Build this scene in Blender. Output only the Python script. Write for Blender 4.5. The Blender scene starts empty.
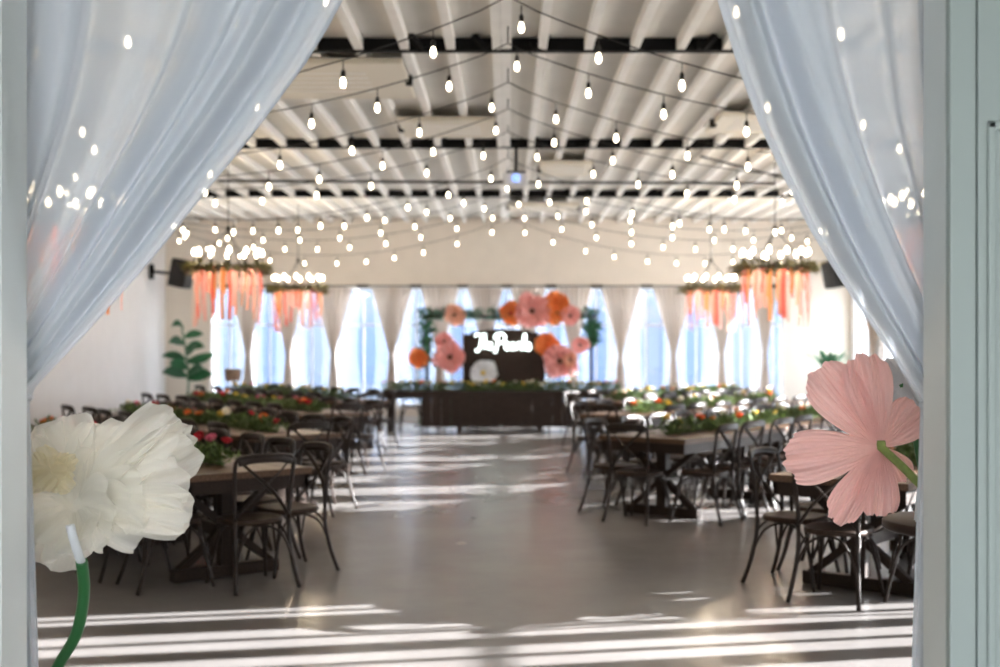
import bpy, math, random
from math import sin, cos, pi, radians, sqrt, exp
from mathutils import Vector, Matrix
random.seed(7)
SC = bpy.context.scene
COL = SC.collection
F = 1200.0; CX = 508.0; CY = 346.0; EYE = 1.6

def at(px, py, d):
    return Vector(((px - CX) * d / F, d, EYE - (py - CY) * d / F))

# ------------------------------------------------------------ materials
def mat(name, col, rough=0.6, metal=0.0, spec=0.5, noise=0.0, nscale=8.0, bump=0.0, bscale=60.0, stretch=None,
        emis=None, estr=0.0, trans=0.0, coat=0.0, col2=None):
    m = bpy.data.materials.new(name); m.use_nodes = True
    nt = m.node_tree; b = nt.nodes['Principled BSDF']
    b.inputs['Base Color'].default_value = (*col, 1)
    b.inputs['Roughness'].default_value = rough
    b.inputs['Metallic'].default_value = metal
    b.inputs['Specular IOR Level'].default_value = spec
    if trans: b.inputs['Transmission Weight'].default_value = trans
    if coat: b.inputs['Coat Weight'].default_value = coat
    if emis:
        b.inputs['Emission Color'].default_value = (*emis, 1)
        b.inputs['Emission Strength'].default_value = estr
    if noise or bump or col2:
        tc = nt.nodes.new('ShaderNodeTexCoord'); mp = nt.nodes.new('ShaderNodeMapping')
        if stretch: mp.inputs['Scale'].default_value = stretch
        nt.links.new(tc.outputs['Object'], mp.inputs['Vector'])
    if noise or col2:
        n = nt.nodes.new('ShaderNodeTexNoise'); n.inputs['Scale'].default_value = nscale
        n.inputs['Detail'].default_value = 5
        nt.links.new(mp.outputs[0], n.inputs['Vector'])
        r = nt.nodes.new('ShaderNodeValToRGB')
        lo = [max(0, c * (1 - noise)) for c in col]
        hi = list(col2) if col2 else [min(1, c * (1 + noise)) for c in col]
        r.color_ramp.elements[0].position = .3; r.color_ramp.elements[1].position = .7
        r.color_ramp.elements[0].color = (*lo, 1); r.color_ramp.elements[1].color = (*hi, 1)
        nt.links.new(n.outputs['Fac'], r.inputs[0]); nt.links.new(r.outputs[0], b.inputs['Base Color'])
    if bump:
        n2 = nt.nodes.new('ShaderNodeTexNoise'); n2.inputs['Scale'].default_value = bscale
        n2.inputs['Detail'].default_value = 4
        nt.links.new(mp.outputs[0], n2.inputs['Vector'])
        bp = nt.nodes.new('ShaderNodeBump'); bp.inputs['Strength'].default_value = bump
        nt.links.new(n2.outputs['Fac'], bp.inputs['Height']); nt.links.new(bp.outputs[0], b.inputs['Normal'])
    return m

def sheer_mat(name, col, opacity, transl=0.5, grazing=0.25, noise=0.0):
    """thin cloth or paper: part see-through, part diffuse, part translucent"""
    m = bpy.data.materials.new(name); m.use_nodes = True
    nt = m.node_tree; nt.nodes.clear()
    out = nt.nodes.new('ShaderNodeOutputMaterial')
    tr = nt.nodes.new('ShaderNodeBsdfTransparent'); di = nt.nodes.new('ShaderNodeBsdfDiffuse')
    tl = nt.nodes.new('ShaderNodeBsdfTranslucent')
    di.inputs[0].default_value = (*col, 1); tl.inputs[0].default_value = (*col, 1)
    mx = nt.nodes.new('ShaderNodeMixShader'); mx.inputs[0].default_value = transl
    nt.links.new(di.outputs[0], mx.inputs[1]); nt.links.new(tl.outputs[0], mx.inputs[2])
    if noise:
        tc = nt.nodes.new('ShaderNodeTexCoord'); n = nt.nodes.new('ShaderNodeTexNoise')
        n.inputs['Scale'].default_value = 30
        nt.links.new(tc.outputs['Object'], n.inputs['Vector'])
        r = nt.nodes.new('ShaderNodeValToRGB')
        r.color_ramp.elements[0].color = (*[c * (1 - noise) for c in col], 1)
        r.color_ramp.elements[1].color = (*col, 1)
        nt.links.new(n.outputs['Fac'], r.inputs[0])
        nt.links.new(r.outputs[0], di.inputs[0]); nt.links.new(r.outputs[0], tl.inputs[0])
    if opacity >= 1:
        nt.links.new(mx.outputs[0], out.inputs[0]); return m
    lw = nt.nodes.new('ShaderNodeLayerWeight'); lw.inputs[0].default_value = .35
    ma = nt.nodes.new('ShaderNodeMath'); ma.operation = 'MULTIPLY_ADD'; ma.use_clamp = True
    ma.inputs[1].default_value = grazing; ma.inputs[2].default_value = opacity
    nt.links.new(lw.outputs['Facing'], ma.inputs[0])
    m2 = nt.nodes.new('ShaderNodeMixShader')
    nt.links.new(ma.outputs[0], m2.inputs[0]); nt.links.new(tr.outputs[0], m2.inputs[1]); nt.links.new(mx.outputs[0], m2.inputs[2])
    nt.links.new(m2.outputs[0], out.inputs[0])
    return m

def glass_mat():
    m = bpy.data.materials.new('window_glass'); m.use_nodes = True
    nt = m.node_tree; nt.nodes.clear()
    out = nt.nodes.new('ShaderNodeOutputMaterial')
    tr = nt.nodes.new('ShaderNodeBsdfTransparent'); tr.inputs[0].default_value = (.96, .98, 1, 1)
    gl = nt.nodes.new('ShaderNodeBsdfGlossy'); gl.inputs['Roughness'].default_value = .02
    mx = nt.nodes.new('ShaderNodeMixShader'); mx.inputs[0].default_value = .05
    nt.links.new(tr.outputs[0], mx.inputs[1]); nt.links.new(gl.outputs[0], mx.inputs[2]); nt.links.new(mx.outputs[0], out.inputs[0])
    return m

def floor_mat():
    m = mat('polished_concrete', (.235, .205, .185), rough=.3, spec=.5)
    nt = m.node_tree; b = nt.nodes['Principled BSDF']
    tc = nt.nodes.new('ShaderNodeTexCoord')
    n = nt.nodes.new('ShaderNodeTexNoise'); n.inputs['Scale'].default_value = .9; n.inputs['Detail'].default_value = 8
    n.inputs['Roughness'].default_value = .65
    r = nt.nodes.new('ShaderNodeValToRGB')
    r.color_ramp.elements[0].position = .3; r.color_ramp.elements[0].color = (.185, .170, .163, 1)
    r.color_ramp.elements[1].position = .7; r.color_ramp.elements[1].color = (.245, .228, .220, 1)
    nt.links.new(tc.outputs['Object'], n.inputs['Vector']); nt.links.new(n.outputs['Fac'], r.inputs[0])
    nt.links.new(r.outputs[0], b.inputs['Base Color'])
    r2 = nt.nodes.new('ShaderNodeMapRange')
    r2.inputs['To Min'].default_value = .20; r2.inputs['To Max'].default_value = .29
    nt.links.new(n.outputs['Fac'], r2.inputs[0]); nt.links.new(r2.outputs[0], b.inputs['Roughness'])
    n3 = nt.nodes.new('ShaderNodeTexNoise'); n3.inputs['Scale'].default_value = 5
    bp = nt.nodes.new('ShaderNodeBump'); bp.inputs['Strength'].default_value = .015
    nt.links.new(tc.outputs['Object'], n3.inputs['Vector'])
    nt.links.new(n3.outputs['Fac'], bp.inputs['Height']); nt.links.new(bp.outputs[0], b.inputs['Normal'])
    return m

M = {
    'floor': floor_mat(),
    'wall': mat('cream_wall_paint', (.80, .74, .67), rough=.85, noise=.03, nscale=3),
    'wall_side': mat('white_wall_paint', (.80, .79, .80), rough=.85, noise=.02, nscale=3),
    'deck': mat('greige_roof_deck', (.74, .72, .68), rough=.9, noise=.06, nscale=1.5),
    'rafter': mat('painted_rafter', (.90, .88, .86), rough=.8, noise=.04, nscale=4),
    'steel': mat('black_steel', (.008, .008, .009), rough=.7, spec=.15),
    'duct': mat('cream_metal_panel', (.74, .68, .58), rough=.6),
    'casing': mat('sage_white_paint', (.40, .45, .43), rough=.5, noise=.02, nscale=3),
    'casing_lit': mat('lit_casing_paint', (.82, .84, .82), rough=.45, noise=.02, nscale=3),  # lighter copy of the casing; light on the reveals is in the colour
    'glass': glass_mat(),
    'winframe': mat('white_window_frame', (.72, .73, .75), rough=.5),
    'wood': mat('dark_walnut', (.026, .014, .009), rough=.5, spec=.25, noise=.45, nscale=6, stretch=(1, 14, 14), bump=.1, bscale=20),
    'tabletop': mat('oiled_walnut_top', (.11, .060, .035), rough=.42, spec=.3, noise=.35, nscale=5, stretch=(1, 12, 12), bump=.08, bscale=15),
    'chair': mat('dark_bentwood', (.024, .014, .010), rough=.4, spec=.3, noise=.35, nscale=9),
    'seat': mat('woven_seat', (.040, .023, .016), rough=.5, spec=.2, noise=.3, nscale=30, bump=.2, bscale=90),
    'leaf': mat('garland_leaf', (.055, .12, .03), rough=.5, noise=.4, nscale=12, col2=(.16, .24, .06)),
    'leaf_plant': mat('plant_leaf', (.03, .14, .06), rough=.35, noise=.3, nscale=6),
    'leaf_gold': mat('olive_greens', (.20, .19, .06), rough=.6, noise=.4, nscale=10, col2=(.34, .30, .12)),
    'red': mat('red_rose', (.62, .03, .05), rough=.6, noise=.2, nscale=30),
    'pink': mat('pink_rose', (.75, .18, .28), rough=.6, noise=.2, nscale=30),
    'orange': mat('orange_rose', (.85, .20, .05), rough=.6, noise=.2, nscale=30),
    'yellow': mat('yellow_rose', (.85, .60, .10), rough=.6, noise=.2, nscale=30),
    'white': mat('cream_rose', (.85, .80, .68), rough=.6, noise=.1, nscale=30),
    'peach': mat('peach_rose', (.88, .50, .33), rough=.6, noise=.15, nscale=30),
    'rib_coral': sheer_mat('coral_ribbon', (.82, .19, .15), 1, .35),
    'rib_orange': sheer_mat('orange_ribbon', (.86, .36, .15), 1, .35),
    'rib_peach': sheer_mat('peach_ribbon', (.88, .46, .35), 1, .4),
    'rib_pink': sheer_mat('blush_ribbon', (.90, .55, .50), 1, .4),
    'bulb': mat('lit_bulb', (1, .95, .85), rough=.3, emis=(1, .86, .62), estr=6),
    'candle': mat('lit_candle_bulb', (1, .95, .85), rough=.3, emis=(1, .84, .6), estr=10),
    'cord': mat('black_cord', (.02, .02, .02), rough=.7),
    'neon': mat('lit_neon_tube', (1, 1, 1), emis=(.85, 1, .97), estr=2.0),
    'drape': sheer_mat('greige_drape', (.66, .59, .53), 1, .26, noise=.08),
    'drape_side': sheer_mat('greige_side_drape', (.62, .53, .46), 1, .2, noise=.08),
    'sheer_far': sheer_mat('white_window_sheer', (.72, .78, .88), .24, .55, .3),
    'curtain': sheer_mat('white_door_sheer', (.80, .835, .885), .82, .38, .35),
    'hem': sheer_mat('white_curtain_hem', (.84, .86, .90), .92, .40, .1),
    'tulle': sheer_mat('ivory_crepe_paper', (1, .98, .92), .62, .58, .3, noise=.02),
    'tulle_yellow': sheer_mat('butter_crepe_paper', (.97, .90, .70), .75, .45, .2),
    'cosmo': sheer_mat('pink_crepe_paper', (.98, .62, .57), 1, .30, noise=.10),
    'cosmo_small': sheer_mat('pale_pink_paper', (.93, .50, .47), 1, .35, noise=.08),
    'orange_paper': sheer_mat('orange_crepe_paper', (.95, .34, .12), 1, .35, noise=.1),
    'peach_paper': sheer_mat('peach_crepe_paper', (.93, .56, .42), 1, .35, noise=.1),
    'white_paper': sheer_mat('white_crepe_paper', (.88, .88, .90), 1, .4, noise=.05),
    'brown_centre': mat('brown_flower_centre', (.12, .05, .03), rough=.9, noise=.3, nscale=60),
    'stem_green': mat('green_tube', (.035, .16, .05), rough=.35),
    'stem_olive': mat('olive_crepe_stem', (.27, .33, .09), rough=.7, noise=.25, nscale=25),
    'stem_white': mat('white_tube', (.82, .84, .86), rough=.5),
    'pot': mat('brown_planter', (.06, .035, .025), rough=.6),
    'soil': mat('dark_soil', (.03, .02, .015), rough=.95),
    'speaker': mat('black_speaker', (.012, .012, .013), rough=.55),
    'grille': mat('speaker_grille', (.03, .03, .03), rough=.8, bump=.5, bscale=300),
    'shade': mat('woven_brown_shade', (.25, .17, .12), rough=.8, noise=.3, nscale=30),
    'facade': mat('blue_grey_render', (.085, .105, .145), rough=.9, noise=.08, nscale=.6),
    'facade_dark': mat('blue_shutter', (.05, .08, .16), rough=.7),
    'ground': mat('pale_yard', (.42, .41, .38), rough=.9, noise=.1, nscale=.5),
    'plastic': mat('white_plastic', (.78, .78, .78), rough=.4),
    'lens': mat('projector_lens', (.05, .07, .2), rough=.1, emis=(.25, .4, 1), estr=.8),
    'roundtop': mat('black_brown_round_top', (.05, .03, .024), rough=.5, spec=.08),
}

# ------------------------------------------------------------ mesh builder
class MB:
    def __init__(s): s.v = []; s.f = []; s.sm = []
    def add(s, vs, fs, smooth=False):
        o = len(s.v); s.v += [tuple(v) for v in vs]
        for f in fs: s.f.append(tuple(i + o for i in f)); s.sm.append(smooth)
    def box(s, x0, x1, y0, y1, z0, z1, mtx=None):
        vs = [Vector((x, y, z)) for x in (x0, x1) for y in (y0, y1) for z in (z0, z1)]
        if mtx: vs = [mtx @ v for v in vs]
        s.add(vs, [(0, 1, 3, 2), (4, 6, 7, 5), (0, 4, 5, 1), (2, 3, 7, 6), (0, 2, 6, 4), (1, 5, 7, 3)])
    def bar(s, a, b, w, h, up=(0, 0, 1)):
        a = Vector(a); b = Vector(b); t = (b - a).normalized(); u = Vector(up)
        n = t.cross(u)
        if n.length < 1e-4: n = t.cross(Vector((0, 1, 0)))
        n.normalize(); u = n.cross(t)
        vs = [p + n * (i * w / 2) + u * (j * h / 2) for p in (a, b) for i in (-1, 1) for j in (-1, 1)]
        s.add(vs, [(0, 1, 3, 2), (4, 6, 7, 5), (0, 4, 5, 1), (2, 3, 7, 6), (0, 2, 6, 4), (1, 5, 7, 3)])
    def tube(s, pts, r, n=8, cap=True, flat=None):
        pts = [Vector(p) for p in pts]; m = len(pts)
        rs = r if isinstance(r, (list, tuple)) else [r] * m
        t0 = (pts[1] - pts[0]).normalized()
        ref = Vector((0, 0, 1)) if abs(t0.z) < .9 else Vector((0, 1, 0))
        nrm = (ref - t0 * ref.dot(t0)).normalized(); vs = []
        for i, p in enumerate(pts):
            t = (pts[min(i + 1, m - 1)] - pts[max(i - 1, 0)]).normalized()
            nrm = (nrm - t * nrm.dot(t)).normalized(); bn = t.cross(nrm)
            for k in range(n):
                a = 2 * pi * k / n; fa, fb = (1, 1) if not flat else flat
                vs.append(p + nrm * cos(a) * rs[i] * fa + bn * sin(a) * rs[i] * fb)
        fs = [(i * n + k, i * n + (k + 1) % n, (i + 1) * n + (k + 1) % n, (i + 1) * n + k) for i in range(m - 1) for k in range(n)]
        s.add(vs, fs, True)
        if cap:
            o = len(s.v)
            s.f.append(tuple(range(o - m * n, o - m * n + n))[::-1]); s.sm.append(False)
            s.f.append(tuple(range(o - n, o))); s.sm.append(False)
    def lathe(s, prof, n=24, c=(0, 0, 0)):
        c = Vector(c); vs = []
        for r, z in prof:
            for k in range(n):
                a = 2 * pi * k / n; vs.append(c + Vector((r * cos(a), r * sin(a), z)))
        m = len(prof)
        fs = [(i * n + k, i * n + (k + 1) % n, (i + 1) * n + (k + 1) % n, (i + 1) * n + k) for i in range(m - 1) for k in range(n)]
        s.add(vs, fs, True)
    def grid(s, fn, nu, nv):
        vs = [fn(i / nu, j / nv) for i in range(nu + 1) for j in range(nv + 1)]
        fs = [(i * (nv + 1) + j, (i + 1) * (nv + 1) + j, (i + 1) * (nv + 1) + j + 1, i * (nv + 1) + j + 1) for i in range(nu) for j in range(nv)]
        s.add(vs, fs, True)
    def mesh(s, name, m):
        me = bpy.data.meshes.new(name); me.from_pydata(s.v, [], s.f); me.update()
        me.polygons.foreach_set('use_smooth', s.sm)
        me.materials.append(M[m] if isinstance(m, str) else m)
        return me
    def build(s, name, m, parent=None, bevel=0):
        o = bpy.data.objects.new(name, s.mesh(name, m)); COL.objects.link(o)
        if parent: o.parent = parent
        if bevel:
            b = o.modifiers.new('b', 'BEVEL'); b.width = bevel; b.segments = 2; b.limit_method = 'ANGLE'
        return o

def tag(o, label, cat, group=None, kind=None):
    if label: o['label'] = label
    if cat: o['category'] = cat
    if group: o['group'] = group
    if kind: o['kind'] = kind
    return o
def struct(o, label=None):
    o['kind'] = 'structure'
    if label: o['label'] = label
    return o
def empty(name, loc=(0, 0, 0), rz=0, **k):
    o = bpy.data.objects.new(name, None); COL.objects.link(o)
    o.location = loc; o.rotation_euler = (0, 0, rz); o.empty_display_size = .1
    return o
def copy_tree(o, parent=None):
    kids = [c for c in KIDS.get(o.name, [])] or list(o.children)
    if o.name not in KIDS: KIDS[o.name] = kids
    c = o.copy(); COL.objects.link(c)
    if parent: c.parent = parent
    for ch in kids: copy_tree(ch, c)
    return c
KIDS = {}
def smooth_pts(pts, k=6):
    pts = [Vector(p) for p in pts]; out = []
    for i in range(len(pts) - 1):
        p0 = pts[max(i - 1, 0)]; p1 = pts[i]; p2 = pts[i + 1]; p3 = pts[min(i + 2, len(pts) - 1)]
        for j in range(k):
            t = j / k
            out.append(.5 * ((2 * p1) + (-p0 + p2) * t + (2 * p0 - 5 * p1 + 4 * p2 - p3) * t * t + (-p0 + 3 * p1 - 3 * p2 + p3) * t ** 3))
    out.append(pts[-1]); return out
ORD = ['first', 'second', 'third', 'fourth', 'fifth', 'sixth', 'seventh', 'eighth', 'ninth', 'tenth', 'eleventh', 'twelfth',
       'thirteenth', 'fourteenth', 'fifteenth', 'sixteenth', 'seventeenth', 'eighteenth', 'nineteenth', 'twentieth']

# ------------------------------------------------------------ room shell
XW = 7.22; YB = 25.3; ZC = 4.30; ZR = 4.19; YF = 2.86; YF2 = 3.0
b = MB(); b.box(-XW - .2, XW + .2, YF, YB + .2, -.1, 0); b.box(-3.2, 3.2, -4, YF, -.1, 0)
struct(b.build('floor', 'floor'), 'polished grey brown concrete floor with sun streaks')
b = MB(); b.box(-60, 60, -40, 90, -.3, -.12)
struct(b.build('ground', 'ground'), 'pale open yard outside the hall windows')

ceil = struct(empty('ceiling'), 'painted timber ceiling with exposed rafters and black steel beams')
b = MB(); b.box(-XW - .2, XW + .2, YF, YB + .2, ZC, ZC + .2); b.build('roof_deck', 'deck', ceil)
k = -17
while k <= 18:
    x = -.10 + k * .402
    if abs(x) < XW - .05:
        b = MB(); b.box(x - .038, x + .038, YF2 + .01, YB - .01, ZR, ZC + .01); b.build('rafter', 'rafter', ceil)
    k += 1
b = MB(); b.box(-.058, .03, YF2 + .01, YB - .01, ZR + .005, ZC + .01); b.build('centre_rafter', 'rafter', ceil)
BEAMS = [5.35, 10.5, 15.62, 20.75]
for y in BEAMS:
    b = MB(); b.box(-XW, XW, y, y + .05, ZR - .005, ZC - .005); b.box(-XW, XW, y - .02, y + .07, ZR - .010, ZR - .004)
    b.build('steel_beam', 'steel', ceil)
random.seed(3)
for y, xs in ((10.5, (-.75, -.2, .25, 1.7, 2.0)), (15.62, (-2.9, -2.1, -.9, .45, .8, 1.0, 1.9, 2.7)), (20.75, (-4.2, -2.4, -1.0, .6, 1.1, 2.6, 3.8))):
    for x in xs:
        b = MB(); s = random.choice((-1, 1))
        b.bar((x, y - .03, ZR + .0), (x + s * .1, y - .12, ZC - .01), .05, .05)
        b.bar((x - .05, y - .03, ZR + .03), (x + .06, y - .03, ZR + .06), .05, .07)
        b.build('beam_bracket', 'steel', ceil)
b = MB(); b.tube([(-4.5, 18.6, ZR - .03), (4.2, 18.9, ZR - .03)], .02, 6); b.build('conduit', 'steel', ceil)
b = MB(); b.tube([(2.6, 16.2, ZR - .03), (4.3, 18.4, ZR - .03)], .015, 6); b.build('conduit', 'steel', ceil)
# flat cream panels hanging just under the rafters
for i, (x0, x1, y0, y1) in enumerate([(-3.4, -.95, 10.75, 12.3), (-1.25, -.15, 13.5, 14.6), (.45, 1.2, 16.7, 17.9), (2.35, 3.6, 13.2, 14.3), (.0, 1.3, 21.6, 22.6)]):
    t = empty('ceiling_panel', ((x0 + x1) / 2, (y0 + y1) / 2, ZR))
    w = (x1 - x0) / 2; l = (y1 - y0) / 2
    b = MB(); b.box(-w, w, -l, l, -.06, -.006); b.build('panel_body', 'duct', t, bevel=.01)
    b = MB()
    for q in range(5): b.box(-w * .7, w * .7, -l * .5 + q * l * .25 - .012, -l * .5 + q * l * .25 + .012, -.066, -.06)
    b.build('louvre', 'rafter', t)
    for s in (-1, 1):
        b = MB(); b.box(s * w - .03, s * w + .03, -.06, .06, -.08, 0); b.build('bracket', 'steel', t)
    tag(t, 'flat cream air panel under the rafters, ' + ['just past the front black beam', 'beside the central rafter between two beams', 'behind the second beam near centre',
        'high by the right-hand curtain edge', 'closest to the far wall'][i], 'ceiling panel', 'cream air panels under the rafters')

nb = struct(empty('wall_window_dimmer', (0, 36, 0)), 'pale blue grey building added outside to dim the far windows')
b = MB(); b.box(-16, 14, 0, 6, -.12, 4.6); b.build('facade', 'facade', nb)  # added building, keeps bright sky out of the far windows
b = MB(); b.box(-16.4, 14.4, -.4, 6.4, 4.6, 4.8); b.build('roof_edge', 'winframe', nb)
for q in range(9):
    b = MB(); b.box(-14 + q * 3.1, -12.6 + q * 3.1, -.04, .02, .5, 2.6); b.build('shutter', 'facade_dark', nb)
# side walls with window openings
def wall_x(name, x0, x1, wins, m, label):
    b = MB(); y = YF
    for (a, c, z0, z1) in sorted(wins):
        b.box(x0, x1, y, a, 0, ZC); b.box(x0, x1, a, c, 0, z0); b.box(x0, x1, a, c, z1, ZC); y = c
    b.box(x0, x1, y, YB + .2, 0, ZC)
    return struct(b.build(name, m), label)
RW = []     # right wall windows (y0, y1, z0, z1)
for y0, y1, z1 in [(6.0, 6.5, 3.1), (6.66, 7.24, 3.1), (7.36, 7.88, 3.1), (7.98, 8.5, 3.1), (8.72, 9.06, 3.1), (9.2, 9.36, 3.1), (9.84, 9.98, 3.1), (10.15, 10.55, 1.8), (10.75, 11.6, 1.7), (12.0, 12.85, 1.8),
                   (13.2, 14.05, 3.1), (14.5, 15.3, 3.1), (15.75, 16.6, 3.1), (17.0, 17.85, 3.1), (18.3, 19.15, 3.1), (19.6, 20.5, 3.1), (20.9, 21.8, 3.1), (22.1, 23.0, 3.1), (24.05, 25.0, 2.9)]:
    RW.append((y0, y1, .25, z1))
LW = []
wall_x('wall_right', XW, XW + .2, RW, 'wall_side', 'white side wall with tall sunlit windows')
wall_x('wall_left', -XW - .2, -XW, LW, 'wall_side', 'plain white side wall behind the doorway curtain')
TIES = [249, 289, 334, 392, 440, 486, 528, 573, 620, 673, 721, 764]
tx = [(p - CX) * YB / F for p in TIES]
edges = [-6.3] + tx + [5.85]
BW = [(edges[i] + .045, edges[i + 1] - .045) for i in range(len(edges) - 1)]
b = MB(); x = -XW - .2
for a, c in BW:
    b.box(x, a, YB, YB + .2, 0, ZC); b.box(a, c, YB, YB + .2, 0, .35); b.box(a, c, YB, YB + .2, 2.84, ZC); x = c
b.box(x, XW + .2, YB, YB + .2, 0, ZC)
struct(b.build('wall_back', 'wall'), 'cream end wall above the row of tall windows')
WN = 0
def window(p0, p1, z0, z1, axis, mw=.018):
    """p0,p1: (x,y) ends of the opening"""
    global WN; WN += 1
    w = struct(empty('window_%d' % WN, (p0[0], p0[1], 0)), 'tall white-framed window pane')
    L = (Vector(p1) - Vector(p0)).length; rz = math.atan2(p1[1] - p0[1], p1[0] - p0[0]); w.rotation_euler.z = rz
    b = MB(); t = .045
    b.box(0, L, -.03, .03, z0, z0 + t); b.box(0, L, -.03, .03, z1 - t, z1)
    b.box(0, t, -.03, .03, z0 + t, z1 - t); b.box(L - t, L, -.03, .03, z0 + t, z1 - t)
    zc = z0 + (z1 - z0) * .68
    b.box(t, L - t, -.02, .02, zc - .02, zc + .02); b.box(L / 2 - mw, L / 2 + mw, -.02, .02, z0 + t, z1 - t)
    b.build('window_frame', 'winframe', w)
    b = MB(); b.box(t, L - t, -.003, .003, z0 + t, z1 - t); b.build('window_pane', 'glass', w)
for a, c in BW: window((a, YB + .1), (c, YB + .1), .35, 2.84, 0)
for a, c, z0, z1 in RW: window((XW + .1, a), (XW + .1, c), z0, z1, 1, .03)
for a, c, z0, z1 in LW: window((-XW - .1, a), (-XW - .1, c), z0, z1, 1)
for nm, args in (('baseboard_back', (-XW, XW, YB - .015, YB, 0, .12)), ('baseboard_left', (-XW, -XW + .015, YF2, YB - .02, 0, .12)), ('baseboard_right', (XW - .015, XW, YF2, YB - .02, 0, .12))):
    b = MB(); b.box(*args); struct(b.build(nm, 'winframe'))

# front wall with the doorway the camera looks through, and the unseen porch added to shade it
DX0, DX1, DZ = -1.2075, 1.0425, 2.75
b = MB(); b.box(-XW - .2, DX0 - .02, YF, YF2, 0, ZC); b.box(DX1 + .02, XW + .2, YF, YF2, 0, ZC); b.box(DX0 - .02, DX1 + .02, YF, YF2, DZ + .02, ZC)
struct(b.build('wall_front', 'casing'), 'pale mint wall around the doorway')
d1 = struct(empty('door_1', (0, 0, 0)), 'pale mint doorway with inner jambs coloured lighter as if lit')
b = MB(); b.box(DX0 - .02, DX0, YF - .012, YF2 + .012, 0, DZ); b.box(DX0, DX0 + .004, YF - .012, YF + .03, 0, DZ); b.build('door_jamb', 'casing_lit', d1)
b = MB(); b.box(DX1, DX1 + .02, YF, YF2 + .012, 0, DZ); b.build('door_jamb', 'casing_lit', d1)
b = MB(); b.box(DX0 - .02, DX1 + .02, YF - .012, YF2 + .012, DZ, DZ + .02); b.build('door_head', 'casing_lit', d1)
b = MB(); b.box(DX1, DX1 + .062, YF - .03, YF, 0, DZ + .1); b.build('door_casing', 'casing', d1, bevel=.004)
b = MB(); b.box(DX0 - .10, DX0 - .02, YF - .03, YF, 0, DZ + .1); b.build('door_casing', 'casing', d1, bevel=.004)
# door leaf folded back against the front wall, with raised panel moulding
d2 = struct(empty('door_2', (DX1 + .065, YF - .002, 0)), 'pale mint door leaf with a raised panel, folded back')
b = MB(); b.box(0, .9, -.03, 0, .01, 2.7); b.build('door_leaf', 'casing', d2, bevel=.003)
b = MB()
px0, px1, pz0, pz1 = .02, .84, .25, 2.13
for (x0, x1, z0, z1) in ((px0, px1, pz1 - .022, pz1), (px0, px1, pz0, pz0 + .022), (px0, px0 + .022, pz0, pz1), (px1 - .022, px1, pz0, pz1)):
    b.box(x0, x1, -.042, -.03, z0, z1)
b.build('panel_moulding', 'casing', d2, bevel=.006)
b = MB(); b.box(px0 + .05, px1 - .05, -.036, -.03, pz0 + .05, pz1 - .05); b.build('raised_panel', 'casing', d2, bevel=.004)
b = MB(); b.box(-3.2, 3.2, -4, YF, 3.1, 3.25); struct(b.build('ceiling_porch_blocker', 'casing'))  # unseen porch roof and sides, added to cut down sky light
b = MB(); b.box(-3.2, -3.0, -4, YF, 0, 3.1); struct(b.build('wall_porch_blocker_left', 'casing'))
b = MB(); b.box(3.0, 3.2, -4, YF, 0, 3.1); struct(b.build('wall_porch_blocker_right', 'casing'))

b = MB(); b.box(-3.2, -1.9, -4.1, -4, 0, 3.1); b.box(1.9, 3.2, -4.1, -4, 0, 3.1); b.box(-1.9, 1.9, -4.1, -4, 2.7, 3.1); struct(b.build('wall_porch_blocker_rear', 'casing'))  # unseen wall added to narrow the porch opening and dim the jambs

# ------------------------------------------------------------ drapes
def drape(width_top, zt, ztie, zb, seed, m, name='drape'):
    rnd = random.Random(seed); ph = rnd.random() * 6; nf = rnd.randint(7, 9)
    def fn(u, v):
        z = zt + (zb - zt) * v
        if z > ztie:
            t = (zt - z) / (zt - ztie); w = width_top * (1 - t) + .08 * t
        else:
            t = (ztie - z) / (ztie - zb); w = .08 + .15 * sin(min(1, t * 1.3) * pi / 2)
        amp = .035 * min(1, w / .5) + .012
        x = (u - .5) * w
        return (x + .01 * sin(nf * 2 * pi * u + 1 + ph), amp * sin(nf * 2 * pi * u + ph) + .012 * sin(3.1 * u * 6 + z * 2), z)
    b = MB(); b.grid(fn, 72, 26)
    t = empty(name); c = b.build('cloth', m, t)
    b = MB(); b.lathe([(.052, -.02), (.06, -.02), (.06, .02), (.052, .02)], 14, (0, 0, ztie)); b.build('tieback', m, t)
    return t
for i, x in enumerate(tx):
    gl = x - (edges[i] + x) / 2; gr = (x + edges[i + 2]) / 2 - x
    w = min(gl, gr) * 2 - .14; w = max(.55, min(w, 1.05))
    t = drape(w, 2.82, 1.42, .04, i, 'drape'); t.location = (x, YB - .12, 0)
    tag(t, 'greige tied drape, %s from the plant end along the far windows' % ORD[i], 'drape', 'tied greige drapes on the far wall')
rod = empty('curtain_rod', (0, YB - .07, 2.86))
b = MB(); b.tube([(-6.1, 0, 0), (5.95, 0, 0)], .015, 8); b.build('rod', 'steel', rod)
for i in range(len(edges) - 1):
    x = (edges[i] + edges[i + 1]) / 2
    b = MB(); b.box(x - .12, x + .12, -.03, .065, -.03, .03); b.build('rod_bracket', 'steel', rod)
tag(rod, 'long black curtain rod over the far wall windows', 'curtain rod')
random.seed(11)
for i, (a, c) in enumerate(BW):
    t = empty('sheer_curtain', ((a + c) / 2, YB - .02, 0)); w = (c - a)
    gap = random.uniform(.12, .3) * w; off = random.uniform(-.15, .15) * w
    for s in (-1, 1):
        e0 = s * w / 2; e1 = off + s * gap / 2; ph = random.random() * 6
        b = MB(); b.grid(lambda u, v, e0=e0, e1=e1, ph=ph: (e0 + (e1 - e0) * u * (1 - .25 * sin(pi * v)), .012 * sin(u * 26 + ph), 2.8 - 2.5 * v), 26, 8)
        b.build('sheer_panel', 'sheer_far', t)
    tag(t, 'white sheer in the far window, %s from the plant end' % ORD[i], 'sheer curtain', 'white sheers in the far windows')
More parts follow.
